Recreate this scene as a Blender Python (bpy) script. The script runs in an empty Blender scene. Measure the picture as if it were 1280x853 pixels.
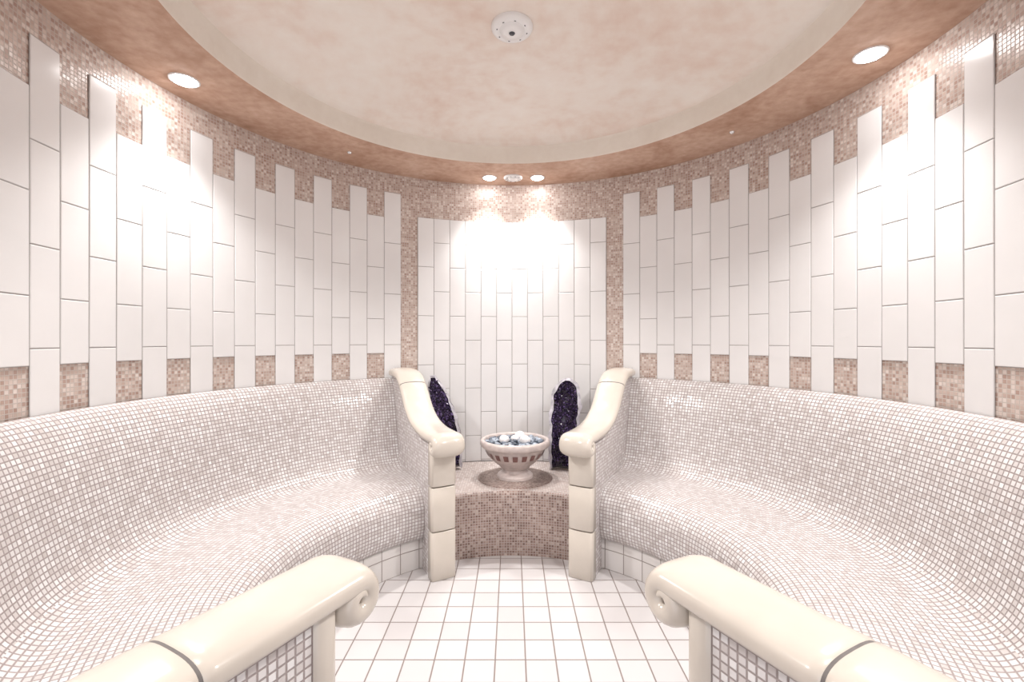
import bpy, math, random
from mathutils import Vector, Matrix, noise
random.seed(7)
S=bpy.context.scene
D2=math.pi/180
CY=1.763; R=1.637; ZS=2.434; H=1.272
def P(th,r,z): return Vector((math.sin(th*D2)*r, CY+math.cos(th*D2)*r, z))

# ---------------- materials ----------------
def newmat(name):
    m=bpy.data.materials.new(name); m.use_nodes=True
    nt=m.node_tree; b=nt.nodes['Principled BSDF']; return m,nt,b
def N(nt,t,**k):
    n=nt.nodes.new(t)
    for a,v in k.items(): setattr(n,a,v)
    return n
def M(nt,op,a,b=None,clamp=False):
    n=nt.nodes.new('ShaderNodeMath'); n.operation=op; n.use_clamp=clamp
    for i,v in enumerate((a,b)):
        if v is None: continue
        if isinstance(v,(int,float)): n.inputs[i].default_value=v
        else: nt.links.new(v,n.inputs[i])
    return n.outputs[0]
def ramp(nt,fac,cols):
    n=nt.nodes.new('ShaderNodeValToRGB'); cr=n.color_ramp
    while len(cr.elements)<len(cols): cr.elements.new(0.5)
    for i,(p,c) in enumerate(cols):
        cr.elements[i].position=p; cr.elements[i].color=(*c,1)
    nt.links.new(fac,n.inputs[0]); return n.outputs[0]
def mixc(nt,f,a,b):
    n=nt.nodes.new('ShaderNodeMix'); n.data_type='RGBA'
    for s,v in ((0,f),(6,a),(7,b)):
        if isinstance(v,(int,float)): n.inputs[s].default_value=v
        elif isinstance(v,tuple): n.inputs[s].default_value=(*v,1)
        else: nt.links.new(v,n.inputs[s])
    return n.outputs[2]
def mosaic(name,size,cols,grout,rough=.3,gap=.13,tilt=.25,off=(0,0),bump=.0012,spec=.5,obj=False):
    m,nt,b=newmat(name)
    tc=N(nt,'ShaderNodeTexCoord')
    mp=N(nt,'ShaderNodeMapping'); mp.vector_type='POINT'
    nt.links.new(tc.outputs['UV'],mp.inputs[0])
    mp.inputs['Location'].default_value=(off[0]/size,off[1]/size,0)
    mp.inputs['Scale'].default_value=(1/size,1/size,1)
    fr=N(nt,'ShaderNodeVectorMath',operation='FRACTION'); nt.links.new(mp.outputs[0],fr.inputs[0])
    fl=N(nt,'ShaderNodeVectorMath',operation='FLOOR'); nt.links.new(mp.outputs[0],fl.inputs[0])
    sp=N(nt,'ShaderNodeSeparateXYZ'); nt.links.new(fr.outputs[0],sp.inputs[0])
    wn=N(nt,'ShaderNodeTexWhiteNoise',noise_dimensions='2D'); nt.links.new(fl.outputs[0],wn.inputs['Vector'])
    x,y=sp.outputs[0],sp.outputs[1]
    dx=M(nt,'MINIMUM',x,M(nt,'SUBTRACT',1,x)); dy=M(nt,'MINIMUM',y,M(nt,'SUBTRACT',1,y))
    d=M(nt,'MINIMUM',dx,dy)
    mr=N(nt,'ShaderNodeMapRange',interpolation_type='SMOOTHSTEP')
    nt.links.new(d,mr.inputs[0]); mr.inputs[1].default_value=gap*.35; mr.inputs[2].default_value=gap*.65
    mask=mr.outputs[0]
    col=ramp(nt,wn.outputs['Value'],cols)
    nt.links.new(mixc(nt,mask,grout,col),b.inputs['Base Color'])
    rs=N(nt,'ShaderNodeSeparateColor'); nt.links.new(wn.outputs['Color'],rs.inputs[0])
    sl=M(nt,'ADD',M(nt,'MULTIPLY',M(nt,'SUBTRACT',x,.5),M(nt,'SUBTRACT',rs.outputs[0],.5)),
                 M(nt,'MULTIPLY',M(nt,'SUBTRACT',y,.5),M(nt,'SUBTRACT',rs.outputs[1],.5)))
    hgt=M(nt,'ADD',mask,M(nt,'MULTIPLY',sl,tilt*4))
    bp=N(nt,'ShaderNodeBump'); bp.inputs['Distance'].default_value=bump; bp.inputs['Strength'].default_value=.8
    nt.links.new(hgt,bp.inputs['Height']); nt.links.new(bp.outputs[0],b.inputs['Normal'])
    rr=M(nt,'SUBTRACT',.75,M(nt,'MULTIPLY',mask,.75-rough)); nt.links.new(rr,b.inputs['Roughness'])
    b.inputs['Specular IOR Level'].default_value=spec
    return m
def plain(name,col,rough=.3,var=.0,scale=8,spec=.5,coat=0,bump=0):
    m,nt,b=newmat(name)
    tc=N(nt,'ShaderNodeTexCoord'); nz=N(nt,'ShaderNodeTexNoise'); nz.inputs['Scale'].default_value=scale; nz.inputs['Detail'].default_value=5
    nt.links.new(tc.outputs['Object'],nz.inputs['Vector'])
    a=tuple(c*(1-var) for c in col); c2=tuple(min(1,c*(1+var)) for c in col)
    nt.links.new(ramp(nt,nz.outputs[0],[(.3,a),(.7,c2)]),b.inputs['Base Color'])
    b.inputs['Roughness'].default_value=rough; b.inputs['Specular IOR Level'].default_value=spec
    b.inputs['Coat Weight'].default_value=coat
    if bump:
        bp=N(nt,'ShaderNodeBump'); bp.inputs['Distance'].default_value=bump; nt.links.new(nz.outputs[0],bp.inputs['Height']); nt.links.new(bp.outputs[0],b.inputs['Normal'])
    return m
def plaster(name,cols,s1=2.2,rough=.7,w2=.25):
    m,nt,b=newmat(name)
    tc=N(nt,'ShaderNodeTexCoord')
    n1=N(nt,'ShaderNodeTexNoise'); n1.inputs['Scale'].default_value=s1; n1.inputs['Detail'].default_value=9; n1.inputs['Roughness'].default_value=.62; n1.inputs['Distortion'].default_value=.6
    n2=N(nt,'ShaderNodeTexNoise'); n2.inputs['Scale'].default_value=s1*9; n2.inputs['Detail'].default_value=6
    for n in (n1,n2): nt.links.new(tc.outputs['Object'],n.inputs['Vector'])
    f=M(nt,'ADD',M(nt,'MULTIPLY',n1.outputs[0],1-w2),M(nt,'MULTIPLY',n2.outputs[0],w2))
    nt.links.new(ramp(nt,f,cols),b.inputs['Base Color'])
    b.inputs['Roughness'].default_value=rough
    bp=N(nt,'ShaderNodeBump'); bp.inputs['Distance'].default_value=.003; bp.inputs['Strength'].default_value=.5
    nt.links.new(n2.outputs[0],bp.inputs['Height']); nt.links.new(bp.outputs[0],b.inputs['Normal'])
    return m
def emis(name,col,st):
    m,nt,b=newmat(name); b.inputs['Emission Color'].default_value=(*col,1); b.inputs['Emission Strength'].default_value=st; return m

MW=mosaic('wall_mosaic',.0155,[(0,(.40,.265,.215)),(.35,(.50,.37,.315)),(.7,(.61,.495,.435)),(1,(.73,.65,.60))],(.56,.495,.455),.28,.2,.15)
MB=mosaic('bench_mosaic',.0185,[(0,(.56,.515,.50)),(.3,(.64,.60,.59)),(.75,(.715,.69,.685)),(1,(.80,.785,.785))],(.33,.28,.27),.17,.22,.28,bump=.0016,spec=.7)
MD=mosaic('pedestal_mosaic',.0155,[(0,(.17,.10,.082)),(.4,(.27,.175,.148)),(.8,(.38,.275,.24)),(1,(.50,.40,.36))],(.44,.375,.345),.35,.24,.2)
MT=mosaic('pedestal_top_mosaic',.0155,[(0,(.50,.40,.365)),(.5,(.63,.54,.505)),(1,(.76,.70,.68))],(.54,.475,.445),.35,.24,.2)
MF=mosaic('floor_tile',.121,[(0,(.60,.575,.575)),(.5,(.635,.612,.612)),(1,(.665,.643,.643))],(.27,.225,.21),.25,.045,.02,off=(.067,.0),bump=.002)
MBASE=mosaic('bench_base_tile',.11,[(0,(.66,.63,.61)),(1,(.75,.725,.71))],(.32,.28,.26),.25,.04,.02,bump=.002)
WT=plain('white_glazed_tile',(.79,.782,.78),.16,.03,3,.5)
GR=plain('tile_grout',(.38,.355,.35),.8,.05,30)
DG=plain('dark_grout',(.16,.145,.14),.85,.1,40)
CR=plain('cream_glazed_ceramic',(.60,.545,.48),.2,.06,6,.5,.15)
SOF=plaster('terracotta_plaster',[(.30,(.35,.195,.125)),(.45,(.475,.295,.21)),(.58,(.585,.395,.30)),(.74,(.70,.55,.455))],2.6,w2=.35)
DOM=plaster('pale_cream_plaster',[(.32,(.70,.535,.45)),(.43,(.765,.64,.56)),(.52,(.81,.725,.655)),(.66,(.84,.79,.73))],1.3,w2=.3)
RIM=plaster('beige_plaster',[(.3,(.72,.635,.55)),(.6,(.79,.72,.64)),(.8,(.83,.775,.71))],3)
WP=plain('white_plastic',(.82,.80,.79),.35,.01,5)
DK=plain('dark_plastic',(.06,.06,.07),.4)
CHR=plain('brushed_metal',(.8,.8,.8),.25,.02,10); CHR.node_tree.nodes['Principled BSDF'].inputs['Metallic'].default_value=.9
EM=emis('lamp_glow',(1,.98,.97),60)

# ---------------- mesh builder ----------------
class B:
    def __init__(s,mats): s.v=[];s.f=[];s.m=[];s.uv=[];s.sm=[];s.mats=mats
    def grid(s,rows,mat=0,uvs=None,smooth=True,close=False):
        b=len(s.v); n=len(rows[0])
        for r in rows: s.v+= [Vector(p) for p in r]
        for i in range(len(rows)-1):
            for j in range(n if close else n-1):
                k=(j+1)%n
                s.f.append([b+i*n+j,b+i*n+k,b+(i+1)*n+k,b+(i+1)*n+j]); s.m.append(mat if not callable(mat) else mat(i)); s.sm.append(smooth)
                s.uv.append([uvs[i][j],uvs[i][k],uvs[i+1][k],uvs[i+1][j]] if uvs else [(0,0)]*4)
    def face(s,pts,mat=0,uv=None,smooth=False):
        b=len(s.v); s.v+=[Vector(p) for p in pts]; s.f.append(list(range(b,b+len(pts)))); s.m.append(mat); s.sm.append(smooth)
        s.uv.append(uv or [(0,0)]*len(pts))
    def lathe(s,c,prof,n=48,mat=0):
        rows=[]
        for (r,z) in prof:
            rows.append([Vector((c[0]+r*math.cos(2*math.pi*j/n),c[1]+r*math.sin(2*math.pi*j/n),c[2]+z)) for j in range(n)])
        s.grid(rows,mat,None,True,True)
    def build(s,name,recalc=True,sharp=None,parent=None):
        me=bpy.data.meshes.new(name)
        xs=[v.x for v in s.v];ys=[v.y for v in s.v];zs=[v.z for v in s.v]
        o=Vector(((min(xs)+max(xs))/2,(min(ys)+max(ys))/2,min(zs)))
        if parent: o=parent.location.copy()
        me.from_pydata([v-o for v in s.v],[],s.f)
        for m in s.mats: me.materials.append(m)
        ul=me.uv_layers.new(name='UVMap')
        k=0
        for i,p in enumerate(me.polygons):
            p.material_index=s.m[i]; p.use_smooth=s.sm[i]
            for j in range(len(s.f[i])): ul.data[k].uv=s.uv[i][j]; k+=1
        if recalc:
            import bmesh
            bm=bmesh.new(); bm.from_mesh(me); bmesh.ops.recalc_face_normals(bm,faces=bm.faces); bm.to_mesh(me); bm.free()
        ob=bpy.data.objects.new(name,me); S.collection.objects.link(ob)
        if parent: ob.parent=parent
        else: ob.location=o
        return ob
def catmull(pts,n=6):
    out=[]; P_=[pts[0]]+list(pts)+[pts[-1]]
    for i in range(1,len(P_)-2):
        a,b,c,d=[Vector(P_[i+k]) for k in (-1,0,1,2)]
        for j in range(n):
            t=j/n; out.append(.5*((2*b)+(c-a)*t+(2*a-5*b+4*c-d)*t*t+(3*b-a-3*c+d)*t**3))
    out.append(Vector(pts[-1])); return out

# ---------------- room shell ----------------
def ringgrid(b,prof,t0,t1,mat=0,rref=None,step=2,smooth=True,v0=0):
    n=max(1,int(abs(t1-t0)/step)); rows=[];uv=[];v=v0
    for i,(r,z) in enumerate(prof):
        if i: v+=math.hypot(r-prof[i-1][0],z-prof[i-1][1])
        rows.append([P(t0+(t1-t0)*j/n,r,z) for j in range(n+1)])
        uv.append([((t0+(t1-t0)*j/n)*D2*(rref or r),v) for j in range(n+1)])
    b.grid(rows,mat,uv,smooth)
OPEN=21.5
def tile(b,ta,tb,z0,z1,g=.0019):
    ga=g/R/D2; i=.0022/R/D2
    o=[(ta+ga,z0+g),(tb-ga,z0+g),(tb-ga,z1-g),(ta+ga,z1-g)]
    inn=[(ta+ga+i,z0+g+.0022),(tb-ga-i,z0+g+.0022),(tb-ga-i,z1-g-.0022),(ta+ga+i,z1-g-.0022)]
    A=[P(t,R-.0045,z) for t,z in o]; C=[P(t,R-.006,z) for t,z in inn]; W=[P(t,R-.001,z) for t,z in o]
    b.face(C,0)
    for k in range(4):
        l=(k+1)%4; b.face([C[k],C[l],A[l],A[k]],0); b.face([A[k],A[l],W[l],W[k]],0)
TB=.99
def column(b,ta,tb,ztop,zbot,first):
    b.face([P(t,R-.0032,z) for t,z in ((ta,zbot),(tb,zbot),(tb,ztop),(ta,ztop))],1)
    z=ztop; h=first
    while z-zbot>.01:
        z0=max(z-h,zbot); tile(b,ta,tb,z0,z); z=z0; h=.353
def wall(name,t0,t1,z0,z1):
    b=B([MW]); ringgrid(b,[(R,z0),(R,z1)],t0,t1,0,R,2,True,z0)
    return b.build(name,False)
wb=wall('wall_back',-28.55,28.55,0,ZS); wl=wall('wall_left',-28.55,-(180-OPEN),0,ZS); wr=wall('wall_right',28.55,180-OPEN,0,ZS)
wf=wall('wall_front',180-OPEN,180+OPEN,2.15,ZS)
b=B([WT,GR]); w=48.7/12
for k in range(12):
    ta=-24.35+k*w; column(b,ta,ta+w,2.159,.379,.353 if k%2==0 else .1765)
o=b.build('wall_back_tiles',parent=wb)
TWD=69.9/17
for sg,par,nm in ((-1,wl,'wall_left_tiles'),(1,wr,'wall_right_tiles')):
    b=B([WT,GR]); k=0; ta=28.55
    while ta+TWD<180-OPEN:
        a,c=ta*sg,(ta+TWD)*sg
        if sg<0:a,c=c,a
        if k%2==0: column(b,a,c,2.305,TB,.353)
        else: column(b,a,c,2.13,1.187,.353)
        ta+=TWD;k+=1
    b.build(nm,parent=par)
# floor
b=B([MF]); b.face([(-1.75,-1.3,0),(1.75,-1.3,0),(1.75,3.5,0),(-1.75,3.5,0)],0,[(-1.75,-1.3),(1.75,-1.3),(1.75,3.5),(-1.75,3.5)]); b.build('floor',False)
# ceiling: soffit + riser + shallow dome
b=B([SOF,RIM,DOM])
ringgrid(b,[(1.72,ZS),(1.24,ZS),(1.228,ZS+.004)],0,360,0)
ringgrid(b,[(1.228,ZS+.004),(1.222,ZS+.012),(1.215,ZS+.095),(1.20,ZS+.107)],0,360,1)
ringgrid(b,[(1.20,ZS+.107),(1.16,ZS+.112)]+[(1.16*math.cos(a*D2*1.0),ZS+.112+.062*math.sin(a*D2)) for a in range(6,91,6)],0,360,2)
b.build('ceiling',False)
# unseen vestibule, end left open so bright world light fills the room
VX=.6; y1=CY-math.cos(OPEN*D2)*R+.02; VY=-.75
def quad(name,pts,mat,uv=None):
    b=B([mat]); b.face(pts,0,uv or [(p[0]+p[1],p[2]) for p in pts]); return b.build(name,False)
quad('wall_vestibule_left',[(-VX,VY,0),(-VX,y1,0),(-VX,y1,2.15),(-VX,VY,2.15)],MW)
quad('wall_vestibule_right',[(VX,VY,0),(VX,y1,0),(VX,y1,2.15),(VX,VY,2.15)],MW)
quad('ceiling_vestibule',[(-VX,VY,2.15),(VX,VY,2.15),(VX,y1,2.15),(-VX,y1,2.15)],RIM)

# ---------------- benches ----------------
AB=28.7; AF=152.7
prof=catmull([(.945,.165),(.915,.175),(.893,.23),(.888,.31),(.90,.375),(.94,.425),(1.01,.452),(1.13,.462),(1.27,.458),(1.36,.463),(1.42,.50),(1.455,.57),(1.49,.70),(1.525,.84),(1.56,.94),(1.595,.998),(1.626,1.018)],5)
prof=[(p[0],p[1]) for p in prof]
i1=next(i for i,p in enumerate(prof) if p[0]>.96 and p[1]>.4); i2=next(i for i,p in enumerate(prof) if p[0]>1.40)
def bench(sg):
    b=B([MB,MBASE])
    v=0; cuts=[(0,i1,.90),(i1,i2,1.17),(i2,len(prof)-1,1.53)]
    for a,c,rr in cuts:
        seg=prof[a:c+1]; ringgrid(b,seg,AB*sg,AF*sg,0,rr,1.5,True,v)
        v+=sum(math.hypot(seg[k+1][0]-seg[k][0],seg[k+1][1]-seg[k][1]) for k in range(len(seg)-1))
    ringgrid(b,[(.935,0),(.935,.11),(.935,.166),(.95,.17)],AB*sg,AF*sg,1,.935,1.5,True,0)
    return b.build('curved_mosaic_bench',False)
bench(-1); bench(1)
# pedestal
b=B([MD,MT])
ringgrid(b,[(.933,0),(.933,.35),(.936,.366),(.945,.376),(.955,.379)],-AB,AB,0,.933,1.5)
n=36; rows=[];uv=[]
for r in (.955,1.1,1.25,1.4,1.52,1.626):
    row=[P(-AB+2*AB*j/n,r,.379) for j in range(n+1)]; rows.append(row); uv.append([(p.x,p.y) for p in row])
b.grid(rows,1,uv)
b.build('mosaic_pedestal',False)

# ---------------- armrests ----------------
def arm(theta,rs,rp,path,joints,W=.178):
    er=Vector((math.sin(theta*D2),math.cos(theta*D2),0)); et=Vector((er.y,-er.x,0)); O=Vector((0,CY,0))
    L=lambda r,t,z: O+er*r+et*t+Vector((0,0,z))
    b=B([CR,MB,DG])
    base=catmull([(rs,path[0][1])]+path,8)
    rc=.031; zc2=path[0][1]-rc; th0=.030
    curl=[]
    for k in range(30):           # roll-over curl at the free end
        f=1-k/30; a=90+f*400
        rr=rc if a<300 else rc*(1-(a-300)/190*.75)
        curl.append((Vector((rs+rr*math.cos(a*D2),zc2+rr*math.sin(a*D2))),th0 if a<300 else th0*(1-(a-300)/190*.6)))
    pp=[c[0] for c in curl]+base; ths=[c[1] for c in curl]+[.031]*len(base)
    nc=len(curl)
    def section(i,sc=1):
        p=pp[i]; a=pp[max(0,i-1)]; c=pp[min(len(pp)-1,i+1)]; tg=Vector((c[0]-a[0],c[1]-a[1])); tg.normalize(); nn=Vector((-tg.y,tg.x)); th=ths[i]
        out=[]
        for k in range(32):
            an=2*math.pi*k/32; cs,sn=math.cos(an),math.sin(an)
            t=math.copysign(abs(cs)**(2/2.9),cs)*W/2*sc; m=math.copysign(abs(sn)**(2/2.3),sn)*th*sc
            if m>0: m*=1.12
            out.append(L(p[0]+nn.x*m,t,p[1]+nn.y*m))
        return out
    idx=[0]+[nc+min(range(len(base)),key=lambda i:abs(base[i][0]-j)) for j in joints]+[len(pp)-1]
    for s in range(len(idx)-1):
        a,c=idx[s],idx[s+1]; rows=[section(i) for i in range(a,c+1)]
        def shrink(row,k,d):
            c_=sum(row,Vector())/len(row); return [c_+(p-c_)*k+d for p in row]
        if s>0:
            d=(rows[1][0]-rows[0][0]).normalized(); r0=[p+d*.002 for p in rows[0]]
            rows=[shrink(r0,.94,Vector()),[p+d*.004 for p in r0]]+rows[1:]
        if s<len(idx)-2:
            d=(rows[-2][0]-rows[-1][0]).normalized(); r0=[p+d*.002 for p in rows[-1]]
            rows=rows[:-1]+[[p+d*.004 for p in r0],shrink(r0,.94,Vector())]
        b.grid(rows,0,None,True,True); b.face(rows[0],0); b.face(rows[-1][::-1],0)
    b.grid([section(i,.955) for i in range(nc+2,len(pp))],2,None,True,True)
    T=.062
    outl=[(rp+.02,0),(rp+.02,path[0][1])]+[(p[0],p[1]-.005) for p in base if p[0]>rp+.03]+[(1.622,base[-1][1]-.005),(1.622,0)]
    for sd in (-1,1):
        b.face([L(r,sd*T,z) for r,z in outl],1,[(r,z) for r,z in outl])
    b.face([L(rp+.02,-T,0),L(rp+.02,T,0),L(rp+.02,T,path[0][1]),L(rp+.02,-T,path[0][1])],2)
    ZT=path[0][1]-.02
    for z0,z1 in ((0,.256),(.262,.492),(.498,ZT)):
        pr=[]
        for k in range(7):
            a=k/6*90*D2; pr.append((rp+.016-.016*math.sin(a),-.070+.016-.016*math.cos(a)))
        pr=[(rp+.055,-.07)]+pr+[(rp-.003,0)]+[(x,-y) for x,y in pr[::-1]]+[(rp+.055,.07)]
        rows=[]
        for z,sh in ((z0,.004),(z0+.004,0),(z1-.004,0),(z1,.004)):
            rows.append([L(x+(sh if x<rp+.03 else 0),y*(1-sh/.07),z) for x,y in pr])
        b.grid(rows,0,None,True,True); b.face(rows[0],0); b.face(rows[-1],0)
    return b.build('scroll_armrest')
pb=[(.80,.757),(.90,.76),(1.0,.772),(1.10,.80),(1.19,.85),(1.26,.915),(1.33,.985),(1.41,1.035),(1.50,1.052),(1.60,1.054)]
pf=[(1.0,.752),(1.2,.752),(1.40,.757),(1.47,.80),(1.51,.90),(1.55,1.0),(1.60,1.04)]
for s in (-1,1):
    arm(AB*s,.715,.753,pb,(1.33,))
for s in (-1,1):
    arm(AF*s,.85,.905,pf,(1.165,))

# ---------------- bowl ----------------
BC=Vector((.02,2.985,.379))
b=B([MD])
n=48; rr=[.001,.12,.24,.245]; zz=[.003,.003,.003,.0005]
rows=[[Vector((BC.x+r*math.cos(2*math.pi*j/n),BC.y+r*math.sin(2*math.pi*j/n),.379+z)) for j in range(n)] for r,z in zip(rr,zz)]
for i in range(3):
    for j in range(n):
        k=(j+1)%n; u1=2*math.pi*j/n*.2; u2=2*math.pi*(j+1)/n*.2
        b.face([rows[i][j],rows[i][k],rows[i+1][k],rows[i+1][j]],0,[(u1,rr[i]),(u2,rr[i]),(u2,rr[i+1]),(u1,rr[i+1])])
b.build('round_mosaic_inlay')
BZ=BC+Vector((0,0,.0035))
BWM=plain('stoneware_glaze',(.54,.465,.44),.3,.15,25,.5)
BBR=plain('brown_glaze',(.20,.10,.09),.3,.2,30)
b=B([BWM,BBR])
pr=[(.001,0),(.108,0),(.116,.006),(.116,.018),(.106,.028),(.088,.038),(.080,.05),(.082,.06),(.098,.070),(.102,.078),(.125,.095),(.152,.118),(.176,.148),(.195,.185),(.202,.198),(.216,.202),(.226,.212),(.229,.228),(.225,.243),(.215,.25),(.204,.248),(.198,.238),(.188,.2),(.15,.15),(.001,.12)]
b.lathe(BZ,[(p[0],p[1]) for p in catmull([(x,y) for x,y in pr],3)],64,0)
def bprof(z):
    pts=[(.125,.095),(.152,.118),(.176,.148),(.195,.185),(.202,.198)]
    for (r0,z0),(r1,z1) in zip(pts,pts[1:]):
        if z0<=z<=z1: return r0+(r1-r0)*(z-z0)/(z1-z0)
for k in range(20):
    a0=k/20*2*math.pi; w=.085
    rows=[]
    for z in (.138,.15,.162,.176):
        rows.append([Vector((BZ.x+(bprof(z)+.0045)*math.cos(a0+q*w),BZ.y+(bprof(z)+.0045)*math.sin(a0+q*w),BZ.z+z)) for q in (-1,-.5,0,.5,1)])
    b.grid(rows,1)
b.build('footed_ceramic_bowl',False)
# stones
import bmesh
def blob(b,c,sx,sy,sz,mat,sd,rough=.25,sub=2):
    bm=bmesh.new(); bmesh.ops.create_icosphere(bm,subdivisions=sub,radius=1)
    rot=Matrix.Rotation(random.random()*6.28,3,'Z')@Matrix.Rotation((random.random()-.5)*.8,3,'X')
    off=len(b.v)
    for v in bm.verts:
        p=v.co*(1+rough*noise.noise(v.co*1.3+Vector((sd,sd*1.7,0)))); p=Vector((p.x*sx,p.y*sy,p.z*sz)); b.v.append(rot@p+Vector(c))
    for f in bm.faces:
        b.f.append([off+v.index for v in f.verts]); b.m.append(mat); b.sm.append(True); b.uv.append([(0,0)]*3)
    bm.free()
ST=[plain('slate_pebble',(.11,.13,.165),.35,.4,20),plain('grey_pebble',(.30,.34,.40),.4,.3,20),plain('white_marble',(.82,.80,.80),.3,.08,25)]
b=B(ST)
for i in range(190):
    a=random.random()*6.283; r=.185*math.sqrt(random.random()); s=random.uniform(.010,.018)
    z=.230+.008*(1-r/.19)+random.uniform(-.005,.005)
    q=random.random()
    blob(b,(BZ.x+r*math.cos(a),BZ.y+r*math.sin(a),BZ.z+z),s*1.3,s,s*.75,0 if q<.58 else (1 if q<.95 else 2),i,.4)
b.face([BZ+Vector((.19*math.cos(2*math.pi*k/32),.19*math.sin(2*math.pi*k/32),.222)) for k in range(32)],0)
for i,(x,y,r) in enumerate(((-.07,-.03,.032),(.035,.08,.036),(.065,-.05,.035),(.0,.0,.026))):
    blob(b,(BZ.x+x,BZ.y+y,BZ.z+.250),r*1.05,r,r*.92,2,3+i,.12,3)
b.build('bowl_of_pebbles',False)

# ---------------- amethyst geodes ----------------
RK=plain('geode_rind',(.20,.185,.19),.8,.4,25,.3,0,.004); AG=plain('agate_rim',(.55,.53,.58),.35,.3,30)
AM=plain('amethyst_crystal',(.022,.013,.038),.12,.7,35,.5); AM2=plain('amethyst_tip',(.14,.095,.24),.1,.5,30,.7)
def geode(base,Hh,W,Dp,yaw,lean,seed,taper,bend,tipf):
    b=B([RK,AG,AM,AM2]); rnd=random.Random(seed)
    Mx=Matrix.Translation(base)@Matrix.Rotation(yaw*D2,4,'Z')@Matrix.Rotation(lean*D2,4,'Y')
    def sh(s): return max(.05,(1-max(0,(s-.25)/.75)**taper))**.55*(.86+.14*min(1,s/.3))
    NS=46; off=len(b.v); n=0; inn=[]
    for i in range(NS+1):
        s=i/NS; nz=noise.noise(Vector((seed,s*8,0))); nz2=noise.noise(Vector((seed+9,s*14,3)))
        w=W*sh(s); d=Dp*(w/W)**.7; cx=bend*s*s+.010*nz
        row=[]
        for k in range(17):
            a=math.pi*k/16; q=1+.14*noise.noise(Vector((math.cos(a)*2+seed,math.sin(a)*2,s*12)))
            row.append(Vector((cx+w*math.cos(a)*q,d*math.sin(a)*q,s*Hh)))
        iw=w*(.80+.10*nz2); idp=d*.62
        zi=s*Hh*.95+Hh*.025
        for k in range(13):
            a=math.pi*(12-k)/12; row.append(Vector((cx+iw*math.cos(a),-.004+idp*math.sin(a),zi)))
        n=len(row); b.v+=[Mx@p for p in row]; inn.append((cx,iw,idp,zi))
    for i in range(NS):
        for j in range(n):
            k=(j+1)%n
            b.f.append([off+i*n+j,off+i*n+k,off+(i+1)*n+k,off+(i+1)*n+j]); b.sm.append(False); b.uv.append([(0,0)]*4)
            b.m.append(0 if j<16 else (1 if j==16 or j==n-1 else 2))
    b.face(b.v[off:off+n],0); b.face(b.v[off+NS*n:off+NS*n+n],1)
    for q in range(520):
        i=rnd.randint(1,NS-2); cx,iw,idp,z=inn[i]; a=rnd.uniform(.25,math.pi-.25)
        p=Vector((cx+iw*math.cos(a),-.004+idp*math.sin(a),z+rnd.uniform(-.5,.5)*Hh/NS))
        nr=Vector((-math.cos(a)/max(iw,.01),-math.sin(a)/max(idp,.01),0)).normalized()
        nr=(nr+Vector((rnd.uniform(-.4,.4),rnd.uniform(-.6,.1),rnd.uniform(-.4,.4)))).normalized()
        L=rnd.uniform(.006,.016); r_=rnd.uniform(.007,.014)
        t1=nr.orthogonal().normalized(); t2=nr.cross(t1)
        base_=[p-nr*.006+(t1*math.cos(c*math.pi/3)+t2*math.sin(c*math.pi/3))*r_ for c in range(6)]
        mid=[v+nr*(.006+L*.4) for v in base_]; tip=p+nr*L*1.1
        for c in range(6):
            e=(c+1)%6
            b.face([Mx@base_[c],Mx@base_[e],Mx@mid[e],Mx@mid[c]],2); b.face([Mx@mid[c],Mx@mid[e],Mx@tip],3 if rnd.random()<tipf else 2)
    return b.build('amethyst_geode')
geode(Vector((.350,3.13,.380)),.635,.106,.10,-14,1.0,3,8.0,.02,.15)
geode(Vector((-.43,3.14,.386)),.655,.10,.09,8,-4,8,2.2,-.07,.4)

# ---------------- ceiling fixtures ----------------
def downlight(th,r,energy,rad=.050,ang=118,z=ZS,tilt=22):
    c=P(th,r,z); b=B([WP,EM])
    b.lathe(c,[(rad+.010,.0),(rad+.010,-.003),(rad+.006,-.005),(rad,-.004)],40,0)
    b.lathe(c,[(rad,-.004),(rad*.8,-.010),(rad*.45,-.015),(.0005,-.017)],40,1)
    o=b.build('recessed_downlight',False)
    l=bpy.data.lights.new('bulb','SPOT'); l.energy=energy; l.spot_size=ang*D2; l.spot_blend=1; l.shadow_soft_size=.05; l.color=(1,.975,.955)
    lo=bpy.data.objects.new('bulb',l); S.collection.objects.link(lo); lo.parent=o; lo.location=(0,0,-.03)
    d=(Vector((0,CY,0))-Vector((c.x,c.y,0))).normalized()*math.tan(tilt*D2)+Vector((0,0,-1))
    lo.rotation_euler=d.to_track_quat('-Z','Y').to_euler()
    return o
E=98
downlight(-79.8,1.482,E); downlight(86.8,1.454,E)
downlight(-6.2,1.479,E*.46,rad=.042,tilt=0,ang=92); downlight(7.0,1.479,E*.46,rad=.042,tilt=0,ang=92)
downlight(-135,1.45,E*.65); downlight(135,1.45,E*.65)
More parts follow.
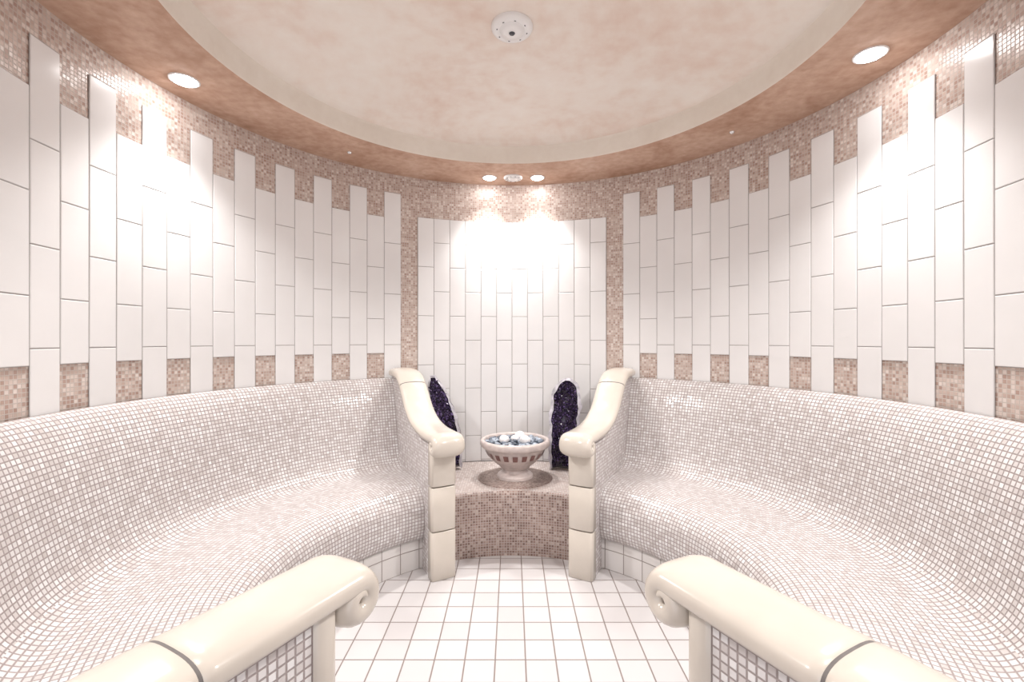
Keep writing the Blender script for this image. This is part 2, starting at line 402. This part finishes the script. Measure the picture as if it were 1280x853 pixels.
# vent
b=B([WP,DK]); c=P(.3,1.47,ZS)
b.lathe(c,[(.066,0),(.066,-.006),(.058,-.012),(.045,-.012),(.042,-.006),(.034,-.006),(.032,-.014),(.014,-.016),(.0005,-.016)],40,0)
for k in range(10):
    a=k*math.pi/5; e=Vector((math.cos(a),math.sin(a),0)); t=Vector((-e.y,e.x,0))
    b.face([c+e*.046+t*.004+Vector((0,0,-.0127)),c+e*.056+t*.004+Vector((0,0,-.0127)),c+e*.056-t*.004+Vector((0,0,-.0127)),c+e*.046-t*.004+Vector((0,0,-.0127))],1)
b.build('ceiling_air_valve',False)
# smoke detector
b=B([WP,DK]); zc=ZS+.112+.062*math.sin(math.acos(.165/1.16)); c=Vector((0,1.93,zc+.004))
b.lathe(c,[(.088,0),(.088,-.014),(.082,-.022),(.060,-.026),(.056,-.022),(.052,-.022),(.048,-.03),(.03,-.034),(.0005,-.034)],48,0)
for k in range(8):
    a=k*math.pi/4+.2; e=Vector((math.cos(a),math.sin(a),0)); t=Vector((-e.y,e.x,0)); z=Vector((0,0,-.0262))
    b.face([c+e*.062+t*.004+z,c+e*.067+t*.004+z,c+e*.067-t*.004+z,c+e*.062-t*.004+z],1)
b.lathe(c+Vector((.0,0,-.0345)),[(.013,0),(.010,-.004),(.0005,-.005)],16,1)
b.build('smoke_detector',False)
for th,r in ((-44,1.44),(58,1.44)):
    b=B([CHR]); b.lathe(P(th,r,ZS-.001),[(.014,0),(.013,-.004),(.006,-.01),(.0005,-.011)],16,0); b.build('soffit_sensor',False)

# ---------------- world, camera ----------------
wd=bpy.data.worlds.new('world'); S.world=wd; wd.use_nodes=True; wd.node_tree.nodes['Background'].inputs[0].default_value=(.95,.95,1,1); wd.node_tree.nodes['Background'].inputs[1].default_value=1.8  # bright world added as frontal fill, entering through the open vestibule
cam=bpy.data.cameras.new('camera'); co=bpy.data.objects.new('camera',cam); S.collection.objects.link(co)
cam.lens=16; cam.sensor_width=36; cam.clip_start=.02
co.location=(0,0,H); co.rotation_euler=(math.pi/2,0,0); S.camera=co
S.view_settings.view_transform='Standard'; S.view_settings.look='None'; S.view_settings.exposure=0.15
